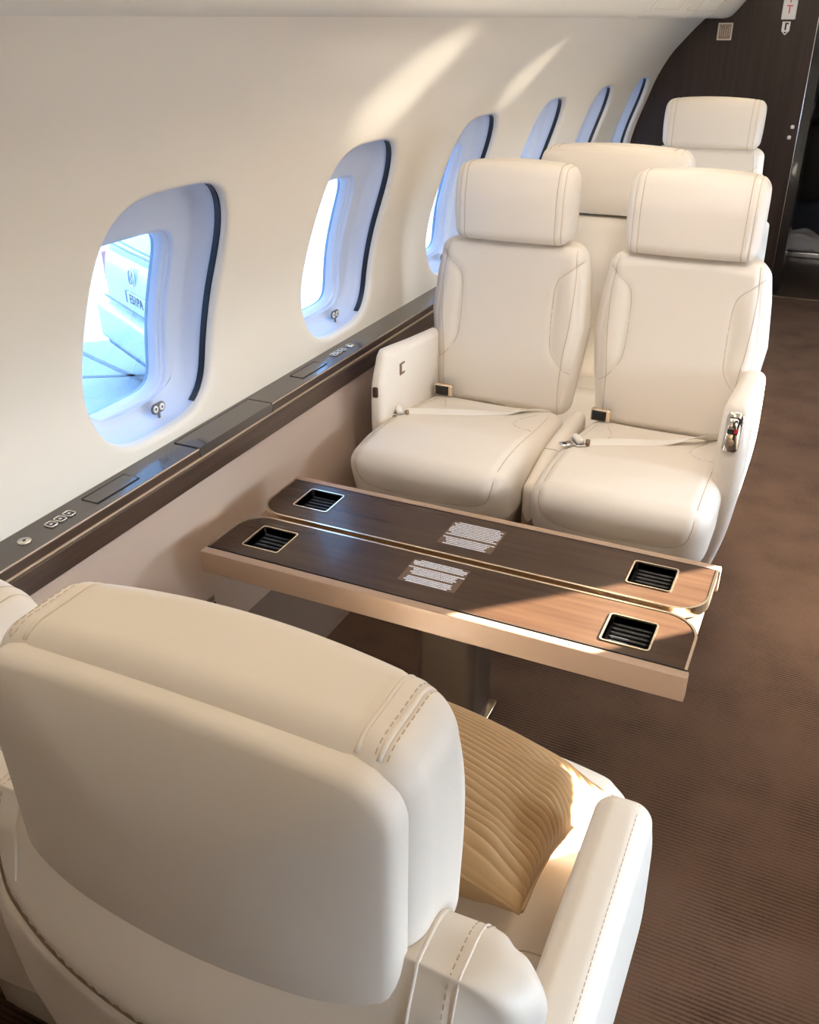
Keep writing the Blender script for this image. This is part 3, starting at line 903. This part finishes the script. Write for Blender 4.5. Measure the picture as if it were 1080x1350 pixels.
CLUB('club_seat', 'cream leather seat in the foreground seen from behind, with a tan cushion on it', (NX, NYF, 0), PI, wide=1.05, backw=1.14, thick=.12, topw=.250, H1=1.0,
     arms=[dict(side=-1, x=-.258, w=.036, rear=.62)], res=1.6, detail=True, hr_dz=-.035, hr_dy=-.03, hr_drop=.035, bow=.082)
CLUB('club_seat', 'cream leather seat at the left edge, only its white headrest corner showing', (.278, NYF+.12, 0), PI,
     arms=[], res=.8, hr_dz=-.175, hr_dy=-.02, H1=.93)
SINGLE('single_seat', 'cream leather seat turned away, just behind the facing pair', (.475, 3.62, 0), PI,
     arms=[dict(side=-1, x=-.32), dict(side=1, x=.32)], hw=.247, wide=1.18, res=.8, hr_dz=.015, hr_drop=-.02, H1=1.02)
SINGLE('single_seat', 'cream leather seat farthest down the cabin, facing the camera by the dark bulkhead', (.485, 4.60, 0), 0,
     arms=[dict(side=-1, x=-.32), dict(side=1, x=.32)], hw=.242, wide=1.12, res=.7, hr_dz=.03, H1=1.03, topw=.238)

# ------------------------------------------------------------------ table
TX0, TX1, TY0, TY1, TZ = .004, 1.098, 1.386, 1.814, .530
t = thing('folding_table', 'dark veneer folding table with beige edges and gold trim between the seats', 'table', (0, 0, 0))
mb = MB()
mb.add(*box(TX0, TX1, TY0, TY0+.024, TZ-.055, TZ+.0018, .003)); fr_ = mb.build('front_rail', M['laminate'], t)
mk('rear_rail', *box(TX0, TX1, TY1-.024, TY1, TZ-.055, TZ+.0018, .003), M['laminate'], t)
mk('underframe', *box(TX0+.002, TX1-.012, TY0+.017, TY1-.017, TZ-.052, TZ-.024), M['laminate'], t, smooth=False)
GAP = (1.586, 1.604)
def leafpoly(y0, y1, r_in, inner_hi):
    """leaf outline, rounded only on the corners at the centre gap"""
    x0, x1 = TX0+.004, TX1-.004
    pts = []
    k_ = 10
    if inner_hi:            # near leaf: rounded corners at y1
        pts += [(x0, y0), (x1, y0)]
        for i in range(k_+1):
            a = math.radians(90*i/k_); pts.append((x1-r_in+r_in*math.cos(a), y1-r_in+r_in*math.sin(a)))
        for i in range(k_+1):
            a = math.radians(90+90*i/k_); pts.append((x0+r_in+r_in*math.cos(a), y1-r_in+r_in*math.sin(a)))
    else:
        pts += [(x1, y1), (x0, y1)]
        for i in range(k_+1):
            a = math.radians(180+90*i/k_); pts.append((x0+r_in+r_in*math.cos(a), y0+r_in+r_in*math.sin(a)))
        for i in range(k_+1):
            a = math.radians(270+90*i/k_); pts.append((x1-r_in+r_in*math.cos(a), y0+r_in+r_in*math.sin(a)))
    return np.array(pts)
def inset(poly, d):
    P = np.array(poly); n_ = len(P); out = []
    for i in range(n_):
        a, b, c = P[i-1], P[i], P[(i+1) % n_]
        e1 = (b-a)/np.linalg.norm(b-a); e2 = (c-b)/np.linalg.norm(c-b)
        n1 = np.array([-e1[1], e1[0]]); n2 = np.array([-e2[1], e2[0]])
        m_ = n1+n2; m_ /= np.linalg.norm(m_); out.append(b+m_*d/max(.3, m_@n1))
    return np.array(out)
LIFT = .0025
CUPS = {0: [(.1245, 1.4955), (.9685, 1.485)], 1: [(.1290, 1.7115), (.967, 1.708)]}
HC = .046
for li, (y0, y1, hi) in enumerate(((TY0+.024, GAP[0], True), (GAP[1], TY1-.024, False))):
    poly = leafpoly(y0, y1, .072, hi)
    trim_in = inset(poly, .0055); trim_in[0, 1] = poly[0, 1]; trim_in[1, 1] = poly[1, 1]
    holes = [rrect(HC+.002, HC+.002, .007, 4)+[cx, cy] for cx, cy in CUPS[li]]
    # veneer plate with the square openings: triangulated with bmesh
    bm = bmesh.new()
    es = []
    for ct in [trim_in]+holes:
        vs = [bm.verts.new((p[0], p[1], TZ+LIFT)) for p in ct]
        es += [bm.edges.new((vs[i], vs[(i+1) % len(vs)])) for i in range(len(vs))]
    bmesh.ops.triangle_fill(bm, edges=es, use_beauty=True, use_dissolve=False)
    # drop anything that got filled inside the holes
    for f_ in list(bm.faces):
        c_ = f_.calc_center_median()
        if any(abs(c_.x-cx) < HC and abs(c_.y-cy) < HC for cx, cy in CUPS[li]): bm.faces.remove(f_)
    bmesh.ops.recalc_face_normals(bm, faces=bm.faces)
    if sum(f_.normal.z for f_ in bm.faces) < 0: bmesh.ops.reverse_faces(bm, faces=bm.faces)
    ext = bmesh.ops.extrude_face_region(bm, geom=list(bm.faces))
    bmesh.ops.translate(bm, verts=[g for g in ext['geom'] if isinstance(g, bmesh.types.BMVert)], vec=(0, 0, -.018))
    bmesh.ops.recalc_face_normals(bm, faces=bm.faces)
    me = bpy.data.meshes.new('leaf'); bm.to_mesh(me); bm.free(); me.materials.append(M['tablewood'])
    lf = bpy.data.objects.new('leaf', me); COL.objects.link(lf); lf.parent = t
    mk('leaf_trim', *ringband(poly, trim_in, TZ-.020, TZ+LIFT+.0008), M['gold'], lf, smooth=False)
    # dark joint against the rail
    yj = TY0+.0245 if hi else TY1-.0245
    mk('joint', *box(TX0+.004, TX1-.004, yj-.0011, yj+.0011, TZ-.01, TZ+.0031), M['line'], lf, smooth=False)
    for cx, cy in CUPS[li]:
        o_ = rrect(HC+.0035, HC+.0035, .008, 4)+[cx, cy]; i_ = rrect(HC, HC, .006, 4)+[cx, cy]
        ch = mk('cup_holder', *ringband(o_, i_, TZ-.020, TZ+LIFT+.0016), M['gold'], lf, smooth=False)
        # tray walls and floor
        V = [(p[0], p[1], TZ) for p in i_]+[(p[0], p[1], TZ-.022) for p in i_]; q = len(i_)
        F = [(i, q+i, q+(i+1) % q, (i+1) % q) for i in range(q)]+[tuple(range(q, 2*q))]
        mk('tray', V, F, M['slat'], ch, smooth=False)
        for j in range(6):
            y_ = cy-HC+.008+j*(2*HC-.016)/5
            mk('slat', *box(cx-HC+.006, cx+HC-.006, y_-.0042, y_+.0042, TZ-.021, TZ-.012, .0028, 3), M['slat'], ch)
    # placard: clear film with many fine lines of white print
    (px0, px1, py0, py1) = ((.468, .602, 1.466, 1.560), (.482, .616, 1.646, 1.756))[li]
    pl = mk('placard', *box(px0, px1, py0, py1, TZ+LIFT, TZ+LIFT+.0004), M['clearfilm'], lf, smooth=False)
    mb = MB(); r_ = np.random.default_rng(11+li)
    nl = 15
    for j in range(nl):
        if j in ((8, 9) if li else (4, 10)): 
            if r_.random() < .5: continue
        y_ = py1-.004-(py1-py0-.008)*j/(nl-1)
        ln = (px1-px0)*r_.uniform(.70, 1.0); x_ = (px0+px1)/2-ln/2; xe = x_+ln
        while x_ < xe:
            w = r_.uniform(.0012, .0042)
            mb.add(*box(x_, min(x_+w, xe), y_-.0019, y_+.0019, TZ+LIFT+.0004, TZ+LIFT+.0007)); x_ += w+r_.uniform(.0005, .0012)
    mb.build('print_lines', M['print'], pl, smooth=False)
# pedestal
mk('pedestal', *rbox(.528, 1.665, .245, .150, .150, .47, .022, (12, 12, 6)), M['pedestal'], t)
mk('base_plate', *rbox(.528, 1.672, .010,   .170, .180, .016, .006, (8, 8, 4)), M['gold'], t)

# ------------------------------------------------------------------ pillow
def pillow():
    a = .212; nu, nv = 90, 400; T = .072
    V = []; F = []
    u = np.linspace(-1, 1, nu+1); v = np.linspace(-1, 1, nv+1)
    UU, VV = np.meshgrid(u, v, indexing='ij')
    X = a*UU*(1-.085*(1-VV**2)**1.2*np.abs(UU)**2); Y = a*VV*(1-.085*(1-UU**2)**1.2*np.abs(VV)**2)
    th = T*np.clip((1-UU**2)*(1-VV**2), 0, None)**.42
    wr = .006*np.sin(UU*9+VV*4)*np.exp(-((UU-.82)/.16)**2)+.005*np.sin(VV*11-UU*5+1)*np.exp(-((VV+.75)/.2)**2)
    # soft folds that pull from the corners
    fold = .010*np.exp(-(((UU-VV*.9-.15)/.09)**2))*np.clip(UU*VV, 0, 1)*2
    nr = 25
    ph = (VV*a+.004*np.sin(UU*2.6+.6)+.006*UU**2)/(2*a)*nr*2*PI
    rib = .0105*(np.abs(np.sin(ph/2))**.6-.55)*np.clip(th/T*2.2, 0, 1)
    for sgn in (1, -1):
        Z = sgn*(th+rib*(1 if sgn > 0 else 1)+(wr-fold)*np.clip(th/T*1.5, 0, 1))
        k0 = len(V)
        V += list(np.stack([X, Y, Z], -1).reshape(-1, 3))
        for i in range(nu):
            for j in range(nv):
                q = (k0+i*(nv+1)+j, k0+(i+1)*(nv+1)+j, k0+(i+1)*(nv+1)+j+1, k0+i*(nv+1)+j+1)
                F.append(q if sgn > 0 else q[::-1])
    o = mk('throw_pillow', V, F, M['velvet'])
    bm = bmesh.new(); bm.from_mesh(o.data); bmesh.ops.remove_doubles(bm, verts=bm.verts, dist=.0004); bm.to_mesh(o.data); bm.free()
    per = [(p[0], p[1], 0) for p in np.vstack([np.stack([X[:, 0], Y[:, 0]], 1), np.stack([X[-1, :], Y[-1, :]], 1), np.stack([X[::-1, -1], Y[::-1, -1]], 1), np.stack([X[0, ::-1], Y[0, ::-1]], 1)])[::6]]
    mk('edge_seam', *tube(per, .003, 6, closed=True), M['velvet'], o)
    return o
p = pillow()
tag(p, 'tan ribbed corduroy cushion lying on the foreground seat', 'cushion')
p.location = (.818, .885, .625); p.rotation_euler = Euler((math.radians(-24), math.radians(5), math.radians(-6)), 'XYZ')

# ------------------------------------------------------------------ bulkhead fittings
t = thing('exit_sign', 'white upright sign with stacked red letters high on the dark bulkhead', 'sign', (.651, BULK, 1.592))
mk('panel', *rbox(0, -.006, .118, .078, .012, .236, .0055, (10, 4, 20)), M['white'], t)
for ch, z in (('E', .205), ('X', .155), ('I', .103), ('T', .050)):
    text(ch, .060, M['red'], (0, -.0125, z), (PI/2, 0, 0), 'letter', t)
t = thing('arrow_sign', 'small white arrow-shaped placard under the red-lettered sign', 'sign', (.646, BULK, 1.512))
pent = [(-.022, .022), (0, 0), (.022, .022), (.022, .070), (-.022, .070)]
V = [(q[0], y, q[1]) for y in (0, -.004) for q in pent]
mk('plate', V, [(0, 1, 2, 3, 4), (9, 8, 7, 6, 5)]+[(i, 5+i, 5+(i+1) % 5, (i+1) % 5) for i in range(5)], M['white'], t, smooth=False)
mb = MB(); mb.add(*box(-.006, .003, -.0052, -.0038, .026, .064)); mb.add(*box(.003, .013, -.0052, -.0038, .056, .064)); mb.build('handset_mark', M['black'], t)
V = [(q[0], y, q[1]) for y in (-.0040, -.0050) for q in ((-.010, .017), (0, .007), (.010, .017))]
mk('triangle_mark', V, [(0, 1, 2), (5, 4, 3), (0, 3, 4, 1), (1, 4, 5, 2), (2, 5, 3, 0)], M['black'], t, smooth=False)
t = thing('brass_plate', 'square brass framed plate on the dark bulkhead beside the sidewall', 'plate', (.308, BULK, 1.532))
fo, fi = rrect(.042, .046, .004, 3), rrect(.034, .038, .003, 3)
V, F = ringband(fo, fi, 0, .010); mk('frame', [(p[0], -p[2], p[1]) for p in V], F, M['platemetal'], t, smooth=False)
mk('face', *box(-.035, .035, -.005, .0, -.039, .039), M['bronze'], t, smooth=False)
mb = MB()
for a, b in (((-.02, .026), (.02, .026)), ((-.024, .026), (-.026, -.02)), ((.024, .026), (.026, -.02)), ((-.012, .018), (-.014, -.026)), ((.0, .03), (.0, -.026)), ((.012, .018), (.014, -.026)), ((-.02, .004), (.02, .004))):
    mb.add(*tube([(a[0], -.0055, a[1]), ((a[0]+b[0])/2, -.0055, (a[1]+b[1])/2), (b[0], -.0055, b[1])], .0022, 6))
mb.build('grille', M['chrome'], t)

# ------------------------------------------------------------------ outside
GZ = -1.60
mk('ground', [(-80, -80, GZ), (80, -80, GZ), (80, 80, GZ), (-80, 80, GZ)], [(0, 1, 2, 3)], M['concrete'], smooth=False, kind='structure')
mb = MB()
for (a, b) in (((-12, 9.2), (-2, 5.6)), ((-9, 4.6), (-2.5, 8.3)), ((-14, 16), (-3, 12))):
    a = np.array(a); b = np.array(b); dd = (b-a)/np.linalg.norm(b-a); nn = np.array([-dd[1], dd[0]])*.03
    V = [(*(a-nn), GZ+.004), (*(b-nn), GZ+.004), (*(b+nn), GZ+.004), (*(a+nn), GZ+.004)]
    mb.add(V, [(0, 1, 2, 3)])
mb.build('ground_joint', M['paint'], smooth=False, kind='structure')
t = thing('hangar', 'white building standing beyond the apron', 'building', (-17, 17, GZ), math.radians(72))
mk('wall', *box(-14, 14, 0, 8, 0, 7), M['hangar'], t, smooth=False)
mk('roof', *box(-14.3, 14.3, -.3, 8.3, 7, 7.3), M['vantrim'], t, smooth=False)
mk('door', *box(-5, 5, -.06, 0, 0, 5), M['white'], t, smooth=False)
# the van, rear end towards the aircraft
vd = np.array([.875, -.484]); VA = np.array([-5.36, 6.74])
vang = math.atan2(vd[1], vd[0])
t = thing('van', 'pale parked van seen through the nearest window, rear number plate showing', 'van', (VA[0], VA[1], GZ), vang)
# local: x along the rear from its left corner, y away from the aircraft, z up
def vanfn(P, U):
    P = P.copy(); tz = (U[:, 2]+1)/2
    P[:, 1] += sstep(.45, 1, tz)*.22*(U[:, 1] < 0); P[:, 0] = .88+(P[:, 0]-.88)*(1-.12*sstep(.5, 1, tz))
    return P
body = mk('body', *rbox(.88, 2.3, 1.12, 1.76, 4.6, 1.66, .14, (20, 20, 20), vanfn), M['van'], t)
def vr(x0, x1, z0, z1, dep, r=.02, off=.0):
    return rbox((x0+x1)/2, off, (z0+z1)/2, x1-x0, dep, z1-z0, min(r, dep*.45), (10, 4, 10))
mk('rear_window', *rbox(.88, .12, 1.55, 1.36, .06, .52, .028, (12, 4, 8), lambda P, U: np.stack([P[:, 0], P[:, 1]+(P[:, 2]-1.3)*.28-.05, P[:, 2]], 1)), M['vanglass'], t)
bp = mk('bumper', *vr(-.02, 1.78, .42, .80, .20, .06, .0), M['van'], t)
mk('bumper_foot', *vr(.0, 1.76, .34, .50, .18, .05, .04), M['vantrim'], t)
mk('tail_light', *vr(-.012, .03, .98, 1.26, .14, .015, .10), M['taillight'], t)
mk('tail_light', *vr(1.73, 1.772, .98, 1.26, .14, .015, .10), M['taillight'], t)
pl = mk('number_plate', *vr(.69, 1.21, .915, 1.025, .02, .004, -.012), M['white'], t)
mk('plate_band', *vr(.69, .735, .915, 1.025, .024, .004, -.012), mat('plate_blue', (.03, .10, .45), .4), pl)
text('ES1PA', .125, M['black'], (.968, -.026, .97), (PI/2, 0, 0), 'plate_text', pl, .001)
mb = MB()
mb.add(*[q for q in (tube([(.86+.075*math.cos(a), .0, 1.17+.075*math.sin(a)) for a in np.linspace(0, 2*PI, 32, endpoint=False)], .008, 6, closed=True))])
for a, b in (((.825, 1.055), (.86, 1.005)), ((.895, 1.055), (.86, 1.005)), ((.80, 1.03), (.835, .945)), ((.835, .945), (.86, .99)), ((.86, .99), (.885, .945)), ((.885, .945), (.92, 1.03))):
    mb.add(*tube([(a[0], 0, a[1]+.17), ((a[0]+b[0])/2, 0, (a[1]+b[1])/2+.17), (b[0], 0, b[1]+.17)], .008, 6))
mb.build('round_emblem', M['chrome'], t)
mb = MB()
for z, x0, x1 in ((1.42, .02, 1.74), (.84, .02, 1.74)):
    mb.add(*tube([(x0, .0, z), ((x0+x1)/2, -.005, z-.01), (x1, .0, z)], .011, 6))
mb.build('panel_gaps', M['vantrim'], t)
for x in (.12, 1.64):
    for y in (.85, 3.7): mk('wheel', *cyl((x-.11, y, .33), (1, 0, 0), .33, .22, 28), M['black'], t)

# ------------------------------------------------------------------ light
SUN_AZ = math.radians(45); SUN_EL = math.radians(14.5)
sd = Vector((math.cos(SUN_EL)*math.cos(SUN_AZ), math.cos(SUN_EL)*math.sin(SUN_AZ), math.sin(SUN_EL)))   # towards the sun
def lamp(name, typ, loc, energy, col, **kw):
    l = bpy.data.lights.new(name, typ); l.energy = energy; l.color = col
    o = bpy.data.objects.new(name, l); COL.objects.link(o); o.location = loc
    for k_, v_ in kw.items(): setattr(l, k_, v_)
    return o
s = lamp('sun', 'SUN', (6, 6, 5), 120, (1., .90, .74), angle=math.radians(.6))
s.rotation_euler = sd.to_track_quat('Z', 'Y').to_euler()

w = bpy.data.worlds.new('world'); SC.world = w; w.use_nodes = True
nt = w.node_tree; bg = nt.nodes['Background']
tc = nt.nodes.new('ShaderNodeTexCoord'); dt = nt.nodes.new('ShaderNodeVectorMath'); dt.operation = 'DOT_PRODUCT'
dt.inputs[1].default_value = (.80, .40, .45)
nt.links.new(tc.outputs['Generated'], dt.inputs[0])
rp = nt.nodes.new('ShaderNodeMapRange'); rp.inputs['From Min'].default_value = -.5; rp.inputs['From Max'].default_value = .9
rp.inputs['To Min'].default_value = 1.7; rp.inputs['To Max'].default_value = 27.; rp.interpolation_type = 'SMOOTHSTEP'
nt.links.new(dt.outputs['Value'], rp.inputs['Value']); nt.links.new(rp.outputs['Result'], bg.inputs['Strength'])
mc = nt.nodes.new('ShaderNodeMapRange'); mc.inputs['From Min'].default_value = -.3; mc.inputs['From Max'].default_value = .9
nt.links.new(dt.outputs['Value'], mc.inputs['Value'])
mx = nt.nodes.new('ShaderNodeMix'); mx.data_type = 'RGBA'
mx.inputs['A'].default_value = (.66, .82, 1., 1); mx.inputs['B'].default_value = (.80, .90, 1., 1)
nt.links.new(mc.outputs['Result'], mx.inputs['Factor']); nt.links.new(mx.outputs['Result'], bg.inputs['Color'])

# portals help the renderer find the windows
for side, cs in ((1, LEFTC), (-1, RIGHTC)):
    for c in cs:
        q = wp(c, SCN, .14, side); q2 = wp(c, SCN, .0, side)
        o = lamp('window_portal', 'AREA', q, 1, (1, 1, 1), shape='RECTANGLE', size=.30, size_y=.38)
        o.data.cycles.is_portal = True
        o.rotation_euler = Vector(q-q2).to_track_quat('Z', 'Y').to_euler()
# cabin lighting: warm strips in both valances and the ceiling centre
for x, ex in ((.60, 1), (1.40, -1)):
    o = lamp('ceiling_strip', 'AREA', (x, 2.9, 1.80), 7.5, (1., .82, .60), shape='RECTANGLE', size=.16, size_y=6.4)
    o.rotation_euler = (0, 0, 0)
# fill lamps added under the ceiling to brighten the facing seats
for x in (.36, .98):
    o = lamp('seat_fill', 'AREA', (x, 1.75, 1.79), 3.6, (1., .97, .95), shape='DISK', size=.22)
    o.rotation_euler = Vector((0, -.80, .60)).to_track_quat('Z', 'Y').to_euler()
# added spots standing in for sunlight bounced in streaks onto the sidewall
for p_, q_, en, ang in (((1.60, 3.95, 1.615), (.050, 2.47, 1.445), 150, 9.), ((1.60, 5.15, 1.615), (.03, 3.55, 1.42), 130, 6.)):
    o = lamp('streak_spot', 'SPOT', p_, en, (1., .93, .78), spot_size=math.radians(ang), spot_blend=1., shadow_soft_size=.02)
    o.rotation_euler = (Vector(p_)-Vector(q_)).to_track_quat('Z', 'Y').to_euler()
SC.view_settings.view_transform = 'Standard'; SC.view_settings.look = 'None'
SC.view_settings.exposure = .68; SC.view_settings.gamma = 1; SC.view_settings.use_curve_mapping = False
cy = SC.cycles
cy.max_bounces = 10; cy.diffuse_bounces = 6; cy.glossy_bounces = 4; cy.transparent_max_bounces = 12
cy.caustics_reflective = False; cy.caustics_refractive = False; cy.sample_clamp_indirect = 6
cy.use_denoising = True
try: cy.denoiser = 'OPENIMAGEDENOISE'
except Exception: pass

# ------------------------------------------------------------------ camera
R = np.array([[0.9043051370137657, 0.4268291728411785, -0.007005453749042389], [0.19871571868079974, -0.43542145179202785, -0.8780206275871292],
              [-0.3778151430523766, 0.7926064701546652, -0.47857152145658854]])
cd = bpy.data.cameras.new('camera'); co = bpy.data.objects.new('camera', cd); COL.objects.link(co)
mw = Matrix(((R[0][0], -R[1][0], -R[2][0], 1.198), (R[0][1], -R[1][1], -R[2][1], 0), (R[0][2], -R[1][2], -R[2][2], 1.59), (0, 0, 0, 1)))
co.matrix_world = mw
cd.sensor_fit = 'HORIZONTAL'; cd.sensor_width = 36; cd.lens = 1182.8177/1080*36; cd.clip_start = .02; cd.clip_end = 300
SC.camera = co
